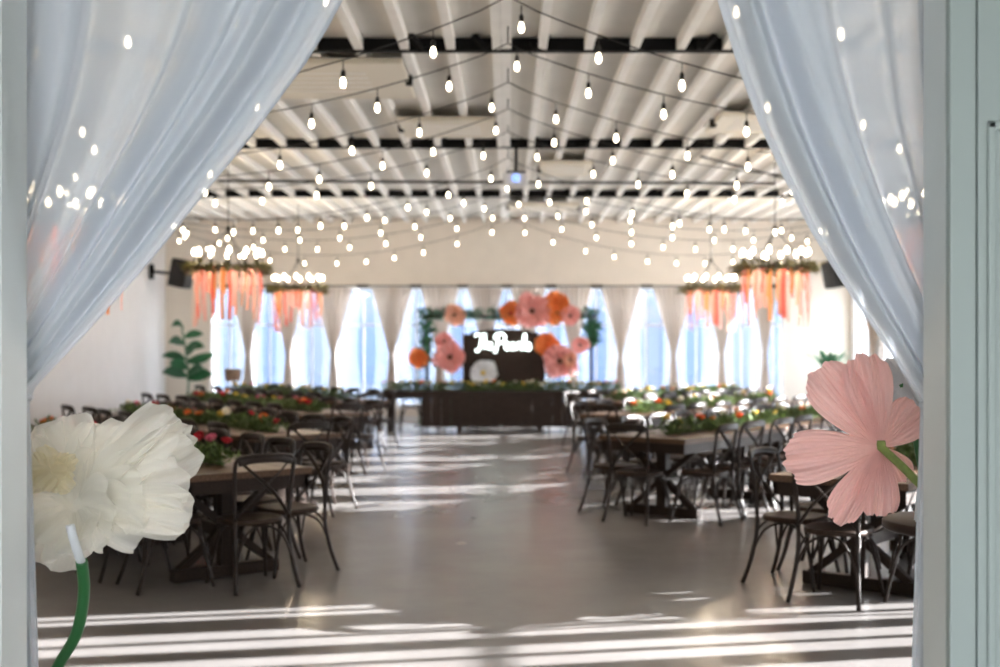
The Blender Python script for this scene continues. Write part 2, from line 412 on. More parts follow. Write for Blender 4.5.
for i in range(len(RW) - 1):
    y = (RW[i][1] + RW[i + 1][0]) / 2
    w = (RW[i + 1][0] - RW[i][1]) + (.06 if y < 9.5 else .50)
    t = drape(w, 3.2, 1.5, .04, 50 + i, 'drape_side'); t.location = (XW - .07, y, 0); t.rotation_euler.z = pi / 2
    tag(t, 'greige tied drape, %s from the door along the sunny side wall' % ORD[i], 'drape', 'tied greige drapes on the sunny side wall')

# ------------------------------------------------------------ doorway sheer curtains
YC = 3.14
def door_curtain(inner, xo, ztie, seed, side):
    """inner: list of (z, x) for the free edge from top to tie; xo: outer edge x"""
    rnd = random.Random(seed); waves = [(rnd.uniform(3, 6), rnd.random() * 6, .030), (rnd.uniform(7, 10), rnd.random() * 6, .020), (rnd.uniform(13, 17), rnd.random() * 6, .005)]
    zt = inner[0][0]
    def ix(z):
        for (z0, x0), (z1, x1) in zip(inner, inner[1:]):
            if z1 <= z <= z0: return x0 + (x1 - x0) * (z0 - z) / (z0 - z1)
        return inner[-1][1]
    def fn(u, v):
        z = zt + (.02 - zt) * v
        if z > ztie:
            xi = ix(z); spread = min(1, (z - ztie) / .5)
        else:
            t = (ztie - z) / ztie
            xi = inner[-1][1] - side * .05 * t; spread = .12 + .2 * t
        uu = u + .035 * sin(5 * u + 3 * (z - ztie)) * (1 - u) * u * 4
        x = xi + (xo - xi) * uu
        y = sum(a * sin(k * 2 * pi * u ** .9 + p) for k, p, a in waves) * (.25 + .75 * spread)
        return (x, YC + y + .02 * (1 - spread), z)
    t = empty('sheer_curtain', (0, 0, 0))
    b = MB(); b.grid(fn, 260, 90); b.build('sheer_panel', 'curtain', t)
    b = MB(); b.grid(lambda u, v: Vector(fn(u * .022, v)) + Vector((0, -.004, 0)), 3, 90); b.build('hem', 'hem', t)
    # second layer: loose fold lying on the free edge side
    def fn2(u, v):
        p = Vector(fn(.05 + .30 * u, v)); return p + Vector((0, -.02 - .012 * sin(u * 9 + 1), 0))
    b = MB(); b.grid(fn2, 90, 90); b.build('folded_layer', 'curtain', t)
    def fn3(u, v):
        p = Vector(fn(.62 + .16 * u, v)); return p + Vector((0, -.02 - .01 * sin(u * 9 + 2), 0))
    b = MB(); b.grid(fn3, 60, 90); b.build('folded_layer', 'curtain', t)
    b = MB(); zz = ztie; xx = (inner[-1][1] + xo) / 2; w = abs(inner[-1][1] - xo) / 2
    b.tube([(xx + w * 1.02 * cos(a), YC + .07 * sin(a), zz + .0) for a in [2 * pi * q / 20 for q in range(21)]], .009, 6); b.build('tieback', 'hem', t)
    return t
def edge_pts(pp): return [(at(px, py, YC).z, at(px, py, YC).x) for px, py in pp]
lc = door_curtain(edge_pts([(420, -150), (380, -75), (348, 0), (329, 35), (307, 70), (281, 105), (254, 141), (216, 187), (180, 231), (150, 266), (120, 298), (95, 325), (70, 351), (48, 373), (30, 392), (29, 398)]), -1.52, at(29, 398, YC).z, 5, -1)
tag(lc, 'white sheer curtain swept to the jamb above the white paper flower', 'curtain', 'sheer doorway curtains')
rc = door_curtain(edge_pts([(670, -150), (694, -75), (718, 0), (738, 65), (760, 125), (783, 175), (808, 225), (835, 270), (862, 310), (890, 350), (910, 380), (922, 400), (923, 405)]), 1.38, at(923, 405, YC).z, 9, 1)
tag(rc, 'white sheer curtain swept to the jamb above the pink paper flower', 'curtain', 'sheer doorway curtains')
b = MB(); b.tube([(-1.6, YC, at(420, -150, YC).z + .01), (1.45, YC, at(420, -150, YC).z + .01)], .014, 8)
tag(b.build('curtain_rod', 'steel'), 'curtain rod above the doorway holding the sheers', 'curtain rod')

# ------------------------------------------------------------ paper flowers
def petal(bm, base, ang, L, W, fwd=0.0, cup=0.0, ruf=0.012, crk=0.0025, seed=0, nr=22, ns=30, tipcut=.2, jag=.03, droop=0, power=.62, fr=(5, 9)):
    """fwd: how far the tip leans to -y (towards the viewer); ang in the xz plane"""
    rnd = random.Random(seed); d = Vector((cos(ang), 0, sin(ang))); p = Vector((-sin(ang), 0, cos(ang)))
    f1, f2 = rnd.uniform(*fr), rnd.uniform(14, 20); p1, p2 = rnd.random() * 6, rnd.random() * 6
    js = [rnd.uniform(-1, 1) for _ in range(ns + 1)]; js = [(js[max(i - 1, 0)] + js[i] + js[min(i + 1, ns)]) / 3 for i in range(ns + 1)]
    def fn(i, j):
        r = i; s = j * 2 - 1
        ll = L * (1 - tipcut * abs(s) ** 2.2 + jag * (.75 * sin(f1 * 1.3 * s + p2) + .35 * sin(f1 * 3.1 * s + p1) + .3 * js[int(j * ns)]))
        w = W * (.06 + .94 * (sin(min(1, r * 1.02) ** power * pi / 2))) / 2
        if r > .75: w *= sqrt(1 - (.30 if tipcut > .15 else .22) * ((r - .75) / .25) ** 2)
        q = Vector(base) + d * (ll * r) + p * (s * w)
        dep = -fwd * r ** 1.3 - cup * s * s * w * 2 + ruf * (r ** 1.5) * sin(f1 * s + p1 + 2 * r) + crk * (sin(f2 * 2.2 * s + p2) + .7 * sin(f2 * 1.1 * s + p1 + 3 * r)) * min(1, r * 3)
        return (q.x, q.y + dep, q.z - droop * r * r)
    bm.grid(fn, nr, ns)

# big pink paper flower seen from behind
pk = empty('paper_flower', at(880, 447, 3.6))
S = 3.6 / F
def loc(px, py, dy=0): return Vector(((px - 880) * S, dy, -(py - 447) * S))
specs = [(300, 46, 48, -.05, 30), (42, 60, 46, -.05, 31), (128, 100, 58, -.02, 32), (103, 95, 50, .015, 33), (187, 99, 58, .03, 34), (264, 68, 48, .015, 35), (235, 88, 38, .04, 36)]
for a, L, W, fw, sd in specs:
    b = MB(); petal(b, (0, -fw * .15, 0), radians(a), L * S, W * S, fwd=fw, cup=.14, ruf=.016, crk=.0026, seed=sd, nr=34, ns=80, tipcut=.13, jag=.030, power=.95)
    b.build('petal', 'cosmo', pk)
b = MB(); b.tube(smooth_pts([loc(879, 446, -.01), loc(890, 458, -.04), loc(905, 474, -.06), loc(927, 500, -.07), loc(948, 545, -.05), (.245, -.02, -.6), (.25, 0, -at(880, 447, 3.6).z + .03)], 8), .0125, 12)
b.build('stem', 'stem_olive', pk)
b = MB(); b.lathe([(0, .02), (.012, .02), (.014, .008), (.0125, 0)], 12, (0, -.012, 0)); b.build('sepal', 'stem_olive', pk)
b = MB(); b.lathe([(0, .03), (.10, .03), (.11, .02), (.11, 0), (0, 0)], 24, (.25, 0, -at(880, 447, 3.6).z)); b.build('base', 'steel', pk)
tag(pk, 'giant pink crepe paper flower on an olive stem beside the doorway', 'paper flower', 'giant paper flowers at the doorway')

# white flower behind the pink one, partly under the curtain
wf = empty('paper_flower', at(900, 381, 3.95)); S2 = 3.95 / F
for i in range(9):
    b = MB(); petal(b, (0, 0, 0), radians(100 + i * 41), (24 + (i % 3) * 5) * S2, 26 * S2, fwd=.03 * (i % 3), cup=.2, ruf=.012, seed=60 + i, nr=10, ns=18)
    b.build('petal', 'white_paper', wf)
zb = -at(900, 381, 3.95).z
b = MB(); b.tube(smooth_pts([(0, 0, -.01), (.06, .02, -.2), (.12, .02, -.7), (.12, .02, zb + .03)], 6), .010, 10); b.build('stem', 'stem_green', wf)
b = MB(); petal(b, (.05, .01, -.03), radians(-70), .13, .05, fwd=.02, seed=80, nr=10, ns=8, tipcut=.7); petal(b, (.05, .01, -.03), radians(70), .05, .03, fwd=.02, seed=81, nr=8, ns=8, tipcut=.7); b.build('leaf', 'stem_green', wf)
b = MB(); b.lathe([(0, .03), (.09, .03), (.1, .02), (.1, 0), (0, 0)], 20, (.12, .02, zb)); b.build('base', 'steel', wf)
tag(wf, 'small white paper flower with a green leaf peeking behind the pink flower', 'paper flower', 'giant paper flowers at the doorway')

# big ivory flower at the other jamb
O = (76, 508); D3 = 3.5; S3 = D3 / F
iv = empty('paper_flower', at(O[0], O[1], D3)); zb = -at(O[0], O[1], D3).z
rnd = random.Random(4)
white_specs = []
for tipx, tipy, W, fw in [(196, 505, 44, .05), (190, 478, 46, .02), (186, 455, 40, -.05), (163, 416, 46, -.10), (180, 432, 32, -.12), (186, 518, 36, .09), (150, 524, 42, .10),
                          (130, 440, 60, -.08), (105, 434, 60, -.10), (80, 428, 60, -.10), (52, 425, 60, -.09), (28, 436, 60, -.06), (10, 462, 60, -.02), (4, 498, 56, .02),
                          (110, 460, 56, -.02), (140, 470, 60, .00), (85, 455, 50, -.16), (150, 492, 56, .07), (120, 500, 56, .10), (25, 520, 52, .06),
                          (45, 545, 44, .07), (64, 560, 40, .09), (88, 549, 42, .09), (108, 538, 44, .08), (125, 520, 46, .10), (60, 540, 46, .13), (95, 530, 46, .14), (140, 505, 46, .12)]:
    white_specs.append((tipx - O[0], -(tipy - O[1]), W, fw))
for i, (dx, dz, W, fw) in enumerate(white_specs):
    L = sqrt(dx * dx + dz * dz); b = MB()
    petal(b, (rnd.uniform(-.01, .01), rnd.uniform(-.02, .02), rnd.uniform(-.01, .01)), math.atan2(dz, dx), L * S3 * 1.04, W * S3 * 1.25, fwd=fw, cup=.1, ruf=.024, crk=.0010, seed=100 + i,
          nr=20, ns=44, tipcut=.07, jag=.011, power=.66, fr=(4, 7))
    b.build('petal', 'tulle', iv)
b = MB()
for i in range(16):
    petal(b, (-.045 + rnd.uniform(-.02, .02), -.06 + rnd.uniform(-.02, .01), .115 + rnd.uniform(-.012, .012)), rnd.uniform(0, 2 * pi), rnd.uniform(.05, .085), rnd.uniform(.05, .07), fwd=rnd.uniform(.02, .05), cup=.1, ruf=.012, crk=.001, seed=300 + i, nr=9, ns=16, jag=.04)
b.build('yellow_heart', 'tulle_yellow', iv)
for i, (dx, dz, W, fw) in enumerate([(86, 88, 30, .02), (100, 66, 34, .04), (93, 78, 16, .06)]):
    b = MB(); L = sqrt(dx * dx + dz * dz); petal(b, (.02, 0, .02), math.atan2(dz, dx), L * S3, W * S3 * 1.3, fwd=fw, cup=.35, ruf=.012, crk=.001, seed=400 + i, nr=16, ns=20, tipcut=.45, jag=.01, power=1.1)
    b.build('petal', 'tulle', iv)
b = MB(); c0 = lambda px, py, y: at(px, py, D3 + y) - at(O[0], O[1], D3)
b.tube([c0(70, 525, -.19), c0(73, 537, -.185), c0(77, 550, -.17), c0(81.5, 563, -.15)], .0125, 12); b.build('stem_collar', 'stem_white', iv)
b = MB(); g = lambda px, py: Vector(((px - O[0]) * S3, -.03, -(py - O[1]) * S3))
b.tube(smooth_pts([c0(81.5, 561, -.152), c0(84, 585, -.12), c0(82, 610, -.09), c0(75, 637, -.06), g(60, 667), g(38, 720), g(0, 800), (-.30, -.02, zb + .2), (-.31, 0, zb + .03)], 8), .0165, 14); b.build('stem', 'stem_green', iv)
b = MB(); b.lathe([(0, .03), (.11, .03), (.12, .02), (.12, 0), (0, 0)], 24, (-.31, 0, zb)); b.build('base', 'steel', iv)
tag(iv, 'giant ruffled ivory paper flower on a curved green tube stem', 'paper flower', 'giant paper flowers at the doorway')

# black round cocktail table with a white tapered stand on it
rt = empty('cocktail_table', (1.575, 4.2, 0))
b = MB(); b.lathe([(0, .955), (.245, .955), (.255, .965), (.255, .985), (.245, .99), (0, .99)], 40); b.build('tabletop', 'roundtop', rt)
b = MB(); b.lathe([(.03, .03), (.03, .9), (.06, .955)], 16); b.build('pole', 'steel', rt)
b = MB(); b.lathe([(0, .03), (.2, .03), (.22, .015), (.22, 0), (0, 0)], 30); b.build('base', 'steel', rt)
tag(rt, 'dark round pedestal table beside the doorway under the pink flower', 'table')
ws = empty('menu_easel', (1.57, 4.2, .99))
for s in (-1, 1):
    b = MB(); b.bar((s * .15, -.04, 0.005), (s * .10, .0, .36), .022, .012); b.build('leg', 'stem_white', ws)
b = MB(); b.bar((0, .09, .005), (0, .01, .33), .022, .012); b.build('leg', 'stem_white', ws)
b = MB(); b.box(-.155, .155, -.05, -.03, 0, .012); b.build('ledge', 'stem_white', ws)
tag(ws, 'white splayed tabletop stand on the dark round table', 'stand')

# ------------------------------------------------------------ chairs
def make_chair():
    t = empty('cross_back_chair')
    b = MB()
    def seatprof(k):
        a = 2 * pi * k / 28; sx = .205; sy = .20
        c, s = cos(a), sin(a); e = .72
        x = math.copysign(abs(c) ** e, c) * sx * (1.0 + .07 * s); y = math.copysign(abs(s) ** e, s) * sy
        return x, y
    rings = [(.0, .452), (.6, .450), (.85, .456), (.97, .458), (1, .448), (1, .432), (.97, .425), (0, .425)]
    vs = []; n = 28
    for sc, z in rings:
        for k in range(n):
            x, y = seatprof(k); vs.append((x * sc, y * sc, z))
    b.add(vs, [(i * n + k, i * n + (k + 1) % n, (i + 1) * n + (k + 1) % n, (i + 1) * n + k) for i in range(len(rings) - 1) for k in range(n)], True)
    b.build('seat', 'seat', t)
    for s in (-1, 1):
        b = MB(); b.tube(smooth_pts([(s * .215, .235, 0), (s * .195, .205, .15), (s * .165, .165, .32), (s * .155, .155, .425)], 3), [.0125] * 4 + [.014] * 4 + [.018] * 2, 8); b.build('leg', 'chair', t)
        b = MB(); b.tube(smooth_pts([(s * .225, -.275, 0), (s * .205, -.225, .15), (s * .19, -.19, .32), (s * .19, -.185, .46)], 3), .0145, 8); b.build('leg', 'chair', t)
    bow = [(-.19, -.185, .46), (-.195, -.19, .6), (-.205, -.215, .78), (-.198, -.232, .855), (-.15, -.25, .882), (0, -.272, .888), (.15, -.25, .882), (.198, -.232, .855), (.205, -.215, .78), (.195, -.19, .6), (.19, -.185, .46)]
    b = MB(); b.tube(smooth_pts(bow, 4), .0145, 8); b.build('back_frame', 'chair', t)
    b = MB(); b.tube(smooth_pts([(-.19, -.235, .845), (-.1, -.262, .862), (0, -.27, .865), (.1, -.262, .862), (.19, -.235, .845)], 4), .026, 8, flat=(1.0, .45)); b.build('top_rail', 'chair', t)
    for s in (-1, 1):
        b = MB(); b.tube(smooth_pts([(s * .188, -.187, .475), (s * .09, -.235, .60), (0, -.255 - s * .004, .69), (-s * .09, -.25, .77), (-s * .175, -.235, .85)], 4), .017, 6, flat=(.35, 1)); b.build('cross_slat', 'chair', t)
    arcs = [((-.20, .21, .13 + .05), (.20, .21, .18), (0, .165, .41)), ((-.205, -.225, .18), (.205, -.225, .18), (0, -.175, .41)),
            ((-.2, -.225, .18), (-.2, .215, .18), (-.16, 0, .41)), ((.2, -.225, .18), (.2, .215, .18), (.16, 0, .41))]
    for a, c, m in arcs:
        a = Vector(a); c = Vector(c); m = Vector(m)
        p = [a, a.lerp(m, .35) + Vector((0, 0, .09)), m - (c - a) * .12, m + (c - a) * .12, c.lerp(m, .35) + Vector((0, 0, .09)), c]
        b = MB(); b.tube(smooth_pts(p, 4), .0085, 6); b.build('bent_brace', 'chair', t)
    return t
def make_table():
    t = empty('farm_table'); L = 2.42; W = .92
    b = MB(); n = 6; w = (W) / n
    for i in range(n): b.box(.07, L - .07, -W / 2 + i * w + .0015, -W / 2 + (i + 1) * w - .0015, .715, .76)
    b.box(0, .068, -W / 2, W / 2, .715, .76); b.box(L - .068, L, -W / 2, W / 2, .715, .76)
    b.build('tabletop', 'tabletop', t, bevel=.003)
    b = MB(); i_ = .02
    b.box(i_, L - i_, -W / 2 + i_, -W / 2 + i_ + .03, .625, .715); b.box(i_, L - i_, W / 2 - i_ - .03, W / 2 - i_, .625, .715)
    b.box(i_, i_ + .03, -W / 2 + i_, W / 2 - i_, .625, .715); b.box(L - i_ - .03, L - i_, -W / 2 + i_, W / 2 - i_, .625, .715)
    b.build('apron', 'wood', t)
    for x in (.40, L - .40):
        b = MB(); b.box(x - .045, x + .045, -.39, .39, 0, .085); b.build('foot', 'wood', t, bevel=.008)
        b = MB(); b.box(x - .045, x + .045, -.05, .05, .085, .625); b.build('post', 'wood', t)
        for s in (-1, 1):
            b = MB(); b.bar((x, s * .34, .07), (x, -s * .36, .64), .05, .06, up=(1, 0, 0)); b.build('cross_brace', 'wood', t)
        b = MB(); b.box(x - .045, x + .045, -.40, .40, .64, .714); b.build('bearer', 'wood', t)
    b = MB(); b.box(.40, L - .40, -.03, .03, .27, .35); b.build('stretcher', 'wood', t)
    return t

# roses and garland
def rose_mesh(m):
    b = MB(); rnd = random.Random(2)
    b.lathe([(0, -.02), (.018, -.012), (.026, .004), (.022, .02), (.01, .03), (0, .031)], 10)
    for ring, (n, r, h, op) in enumerate([(4, .022, .034, .35), (6, .034, .030, .8), (7, .044, .022, 1.3)]):
        for k in range(n):
            a0 = 2 * pi * k / n + ring * .5; da = 2 * pi / n * .72
            def fn(u, v, a0=a0, da=da, r=r, h=h, op=op):
                a = a0 + (u - .5) * 2 * da; rr = r * (.35 + .65 * v ** .6) + op * .008 * v * v
                return (rr * cos(a), rr * sin(a), -.018 + (h + .018) * v - .012 * (2 * u - 1) ** 2 * v)
            b.grid(fn, 4, 3)
    return b.mesh('rose', m)
ROSES = {k: rose_mesh(k) for k in ('red', 'pink', 'orange', 'yellow', 'white', 'peach')}
def leaves_mesh(name, L, W, H, n, m, seed, lens=(.05, .10)):
    b = MB(); rnd = random.Random(seed)
    for i in range(n):
        x = rnd.uniform(0, L); y = max(-1, min(1, rnd.gauss(0, .45))) * W / 2; z = rnd.uniform(.004, H) * (1 - .6 * abs(y) / (W / 2))
        l = rnd.uniform(*lens); w = l * rnd.uniform(.28, .42); a = rnd.uniform(0, 2 * pi); el = rnd.uniform(-.1, 1.0)
        d = Vector((cos(a) * cos(el), sin(a) * cos(el), sin(el))); s = d.cross(Vector((0, 0, 1))).normalized()
        p = Vector((x, y, max(.006, z)))
        u = Vector((0, 0, .25 * w))
        b.add([p, p + d * l * .45 + s * w / 2, p + d * l, p + d * l * .45 - s * w / 2, p + d * l * .5 - u], [(0, 1, 4), (1, 2, 4), (2, 3, 4), (3, 0, 4)])
    return b.mesh(name, m)
LM = [leaves_mesh('garland_leaves', 4.1, .36, .13, 2200, 'leaf', 20 + i) for i in range(2)]
def garland(p, rz, seed, colors, L=4.1, mesh=None, nf=16):
    rnd = random.Random(seed); t = empty('garland', p, rz)
    o = bpy.data.objects.new('foliage', mesh or LM[seed % 2]); COL.objects.link(o); o.parent = t
    b = MB(); b.tube([(0.02, 0, .014), (L - .02, 0, .014)], .012, 6); b.build('vine', 'leaf', t)
    for i in range(nf):
        r = bpy.data.objects.new('rose', ROSES[rnd.choice(colors)]); COL.objects.link(r); r.parent = t
        r.location = (L * (i + rnd.uniform(.2, .8)) / nf, rnd.uniform(-.11, .11), rnd.uniform(.10, .17))
        s = rnd.uniform(.6, 1.05); r.scale = (s, s, s); r.rotation_euler = (rnd.uniform(-.9, .9), rnd.uniform(-.7, .7), rnd.uniform(0, 6))
    return t

chair0 = make_chair(); table0 = make_table(); used_c = [False]; used_t = [False]
def put_chair(x, y, rz, label, group):
    c = chair0 if not used_c[0] else copy_tree(chair0); used_c[0] = True
    if c is chair0: KIDS[chair0.name] = list(chair0.children)
    c.location = (x, y, 0); c.rotation_euler.z = rz
    tag(c, label, 'chair', group); return c
def put_table(x, y, rz, label, group):
    c = table0 if not used_t[0] else copy_tree(table0); used_t[0] = True
    if c is table0: KIDS[table0.name] = list(table0.children)
    c.location = (x, y, 0); c.rotation_euler.z = rz
    tag(c, label, 'table', group); return c
KIDS[chair0.name] = list(chair0.children); KIDS[table0.name] = list(table0.children)
AL = radians(38)   # row axis leans 38 degrees from the depth direction
rows = []
RN = ['front', 'second', 'third', 'rearmost']
for s, ends in ((-1, [(-1.72, 8.04), (-1.97, 11.3), (-2.1, 14.9), (-2.2, 18.4)]), (1, [(2.075, 7.59), (1.22, 11.02), (1.25, 14.6), (1.35, 18.1)])):
    for k, (ex, ey) in enumerate(ends): rows.append((s, k, ex, ey))
rnd = random.Random(99)
for s, k, ex, ey in rows:
    ux, uy = s * sin(AL), cos(AL); rz = math.atan2(uy, ux)
    blk = 'plain wall' if s < 0 else 'sunny window'
    nx, ny = -uy, ux                      # local +y of the table
    ntab = 2
    for q in range(ntab):
        put_table(ex + ux * 2.44 * q, ey + uy * 2.44 * q, rz,
                  'dark walnut farm table, %s half of the %s diagonal row on the %s side' % (['aisle', 'outer'][q], RN[k], blk), 'farm tables in diagonal rows')
    cols = {-1: [['red', 'pink', 'orange'], ['orange', 'pink', 'yellow', 'white', 'red'], ['orange', 'pink', 'yellow', 'red'], ['yellow', 'white', 'pink']],
            1: [['white', 'yellow', 'peach'], ['orange', 'white', 'peach', 'yellow'], ['orange', 'yellow', 'white'], ['white', 'peach', 'yellow']]}[s][k]
    g = garland((ex + ux * .42, ey + uy * .42, .761), rz, 7 * k + (s > 0) + 3, cols)
    tag(g, 'leafy rose garland along the %s diagonal table row on the %s side' % (RN[k], blk), 'garland', 'table garlands')
    # end chair
    grp = 'cross back chairs of the %s row on the %s side' % (RN[k], blk)
    put_chair(ex - ux * .00 + rnd.uniform(-.02, .02), ey - uy * .0, rz - pi / 2 + rnd.uniform(-.06, .06), 'dark cross-back chair at the aisle head of the %s row, %s side' % (RN[k], blk), grp)
    for side in (-1, 1):
        for i in range(8):
            al = .33 + i * .585 + rnd.uniform(-.02, .02); off = .46 + rnd.uniform(-.04, .05)
            cx = ex + ux * al + nx * side * off; cy = ey + uy * al + ny * side * off
            if abs(cx) > XW - .35: continue
            face = math.atan2(-ny * side, -nx * side) - pi / 2
            # near side faces the doorway; far side faces the far wall
            nearside = (ny * side) < 0
            put_chair(cx, cy, face + rnd.uniform(-.07, .07),
                      'dark cross-back chair, %s from aisle, %s edge of %s row, %s side' % (ORD[i], 'door-facing' if nearside else 'far', RN[k], blk), grp)

# ------------------------------------------------------------ head table, backdrop, neon, arch
HY = 22.7
ht = empty('head_table', (-2.36, HY, 0))
b = MB()
for i in range(5): b.box(0, 4.45, -.42 + i * .168 + .002, -.42 + (i + 1) * .168 - .002, .715, .76)
b.build('tabletop', 'wood', ht, bevel=.003)
b = MB(); b.box(.03, 4.42, -.40, -.37, .62, .715); b.box(.03, 4.42, .37, .4, .62, .715); b.build('apron', 'wood', ht)
for x0, x1 in ((.75, 2.22), (2.24, 3.75)):
    b = MB(); n = 8; w = (x1 - x0) / n
    for i in range(n): b.box(x0 + i * w + .002, x0 + (i + 1) * w - .002, -.36, -.335, .10, .62)
    b.build('front_panel', 'wood', ht)
for x in (.15, 1.45, 2.95, 4.3):
    for y in (-.3, .3):
        b = MB(); b.box(x - .04, x + .04, y - .04, y + .04, 0, .715); b.build('leg', 'wood', ht)
tag(ht, 'long dark wooden head table with plank front facing the aisle', 'table')
hm = leaves_mesh('garland_leaves', 4.5, .5, .16, 2800, 'leaf', 44)
g = garland((-2.38, HY - .05, .761), 0, 77, ['yellow', 'white', 'orange', 'pink', 'white', 'yellow'], L=4.5, mesh=hm, nf=40)
tag(g, 'flower garland covering the top of the head table', 'garland', 'table garlands')
for i in range(6):
    x = -1.9 + i * .72
    put_chair(x + .03, HY + .55, pi, 'dark cross-back chair, %s from the plant end behind the head table' % ORD[i], 'chairs behind the head table')
# wooden backdrop with an arched top
bd = empty('backdrop', (0, 0, 0)); BY = 23.95; bx0 = (463 - CX) * BY / F; bx1 = (545 - CX) * BY / F
n = 11; w = (bx1 - bx0) / n
b = MB()
for i in range(n):
    xm = (i + .5) / n * 2 - 1; zt = 1.72 + .22 * sqrt(max(0, 1 - .9 * xm * xm))
    b.box(bx0 + i * w + .002, bx0 + (i + 1) * w - .002, BY, BY + .04, .03, zt); b.box(bx0 + i * w, bx0 + (i + 1) * w, BY + .02, BY + .035, .03, zt - .01)
b.build('plank_face', 'wood', bd)
for x in (bx0 + .1, bx1 - .1):
    b = MB(); b.box(x - .03, x + .03, BY + .04, BY + .10, 0, 1.7); b.build('back_post', 'wood', bd)
    b = MB(); b.box(x - .04, x + .04, BY - .1, BY + .45, 0, .05); b.build('foot', 'wood', bd)
tag(bd, 'dark plank backdrop with rounded top behind the head table', 'backdrop')
# neon script: The Pearls
ns = empty('neon_sign', at(475, 352, BY - .06))
strokes = [
    [(.0, .86), (.12, 1.0), (.35, .96), (.62, 1.02)], [(.40, .97), (.33, .55), (.24, .1), (.12, -.02), (.04, .1)],
    [(.60, .88), (.55, .4), (.50, .14), (.56, .42), (.68, .46), (.70, .16), (.78, .2), (.9, .34), (.94, .46), (.84, .46), (.82, .22), (.92, .12), (1.04, .2)],
    [(1.32, .92), (1.27, .4), (1.18, -.06), (1.10, -.02)], [(1.12, .70), (1.2, .98), (1.55, 1.04), (1.72, .82), (1.58, .52), (1.3, .46)],
    [(1.68, .24), (1.86, .34), (1.88, .48), (1.76, .46), (1.72, .2), (1.84, .08), (1.98, .2), (2.12, .44), (2.26, .44), (2.1, .46), (2.02, .22), (2.12, .08), (2.28, .36), (2.27, .12), (2.38, .16),
     (2.46, .48), (2.54, .46), (2.60, .42), (2.60, .14), (2.68, .14), (2.86, .62), (2.88, .98), (2.78, .9), (2.76, .3), (2.82, .1), (2.94, .22), (3.08, .48), (3.16, .22), (3.08, .06), (2.94, .1)]]
sc = (531 - 475) * BY / F / 3.2
for st in strokes:
    b = MB(); b.tube(smooth_pts([(x * sc, 0, y * sc * .95 + .02) for x, y in st], 5), .017, 8); b.build('lettering', 'neon', ns)
for x in (.3, 1.6, 2.9):
    b = MB(); b.tube([(x * sc, .005, .3 * sc), (x * sc, .058, .3 * sc)], .008, 6); b.build('standoff', 'steel', ns)
tag(ns, 'white neon script sign reading The Pearls on the plank backdrop', 'neon sign')

ar = empty('flower_arch', (0, 24.25, 0))
ax0 = (427 - CX) * 24.25 / F; ax1 = (591 - CX) * 24.25 / F; az = 2.16
for x in (ax0, ax1):
    b = MB(); b.box(x - .03, x + .03, -.03, .03, 0, az); b.build('post', 'wood', ar)
b = MB(); b.box(ax0 - .1, ax1 + .1, -.03, .03, az, az + .06); b.build('crossbeam', 'wood', ar)
lm = leaves_mesh('arch_leaves', ax1 - ax0 + .3, .4, .26, 1500, 'leaf_plant', 61, (.08, .18))
o = bpy.data.objects.new('greenery', lm); COL.objects.link(o); o.parent = ar; o.location = (ax0 - .15, 0, az - .06)
for x, L, sd in ((ax0, .9, 62), (ax1, .45, 63)):
    lm = leaves_mesh('arch_leaves', L, .28, .16, 240, 'leaf_plant', sd, (.08, .16))
    o = bpy.data.objects.new('trailing_greenery', lm); COL.objects.link(o); o.parent = ar; o.location = (x, -.05, az - .05); o.rotation_euler = (pi / 2, pi / 2, 0)
tag(ar, 'slim wooden arch frame dressed with dark greenery behind the head table', 'arch')
def big_flower(px, py, rpx, m, d, label, seed, petals=9, sx=1.0, centre='brown_centre', base=None):
    rnd = random.Random(seed); p = at(px, py, d); r = rpx * d / F
    t = empty('paper_flower', p)
    for ring, (n, f, fw) in enumerate([(petals, 1.0, .35), (max(5, petals - 3), .72, .55)]):
        for i in range(n):
            b = MB(); petal(b, (0, -.01 * ring, 0), 2 * pi * i / n + ring * .4 + rnd.uniform(-.1, .1), r * f * rnd.uniform(.85, 1.15), r * 1.0 * f, fwd=r * fw, cup=-.15, ruf=r * .12, crk=.004, seed=seed * 50 + i + ring * 20, nr=9, ns=14, jag=.06)
            b.build('petal', m, t)
    b = MB(); b.lathe([(0, .10 * r), (.14 * r, .08 * r), (.2 * r, 0), (.14 * r, -.05 * r), (0, -.06 * r)], 12); c = b.build('centre', centre, t); c.rotation_euler.x = pi / 2; c.location.y = -.05 * r
    if base == 'floor':
        b = MB(); b.tube([(0, .01, 0), (0.02, .05, -p.z * .5), (0.02, .05, -p.z + .02)], .012, 8); b.build('stem', 'stem_green', t)
        b = MB(); b.lathe([(0, .02), (.12, .02), (.12, 0), (0, 0)], 16, (0.02, .05, -p.z)); b.build('base', 'steel', t)
    else:
        b = MB(); b.tube([(0, .01, 0), (0, 24.2 - d, -.02)], .01, 6); b.build('stem', 'stem_green', t)
    t.scale = (sx, 1, 1)
    tag(t, label, 'paper flower', 'paper flowers around the head table arch')
A = 24.12
big_flower(454.6, 315, 11, 'peach_paper', A, 'salmon paper flower alone on the arch crossbeam', 1)
big_flower(511, 313, 12, 'orange_paper', A, 'orange paper flower beside the huge pink one on the arch beam', 2, centre='red')
big_flower(532, 311, 18, 'cosmo_small', A - .08, 'huge pink paper flower with brown eye on the arch beam', 3)
big_flower(556, 308, 16, 'orange_paper', A, 'large vivid orange paper flower on top of the arch beam', 4, petals=11, centre='orange')
big_flower(570, 316, 10, 'cosmo_small', A - .1, 'small pink paper flower at the outer end of the arch beam', 5)
big_flower(547, 345, 12, 'orange_paper', A - .25, 'orange paper flower level with the neon sign', 6, centre='orange', base='floor')
big_flower(560, 361, 17, 'cosmo_small', A - .35, 'wide pink paper flower low beside the plank backdrop', 7, sx=1.1, base='floor')
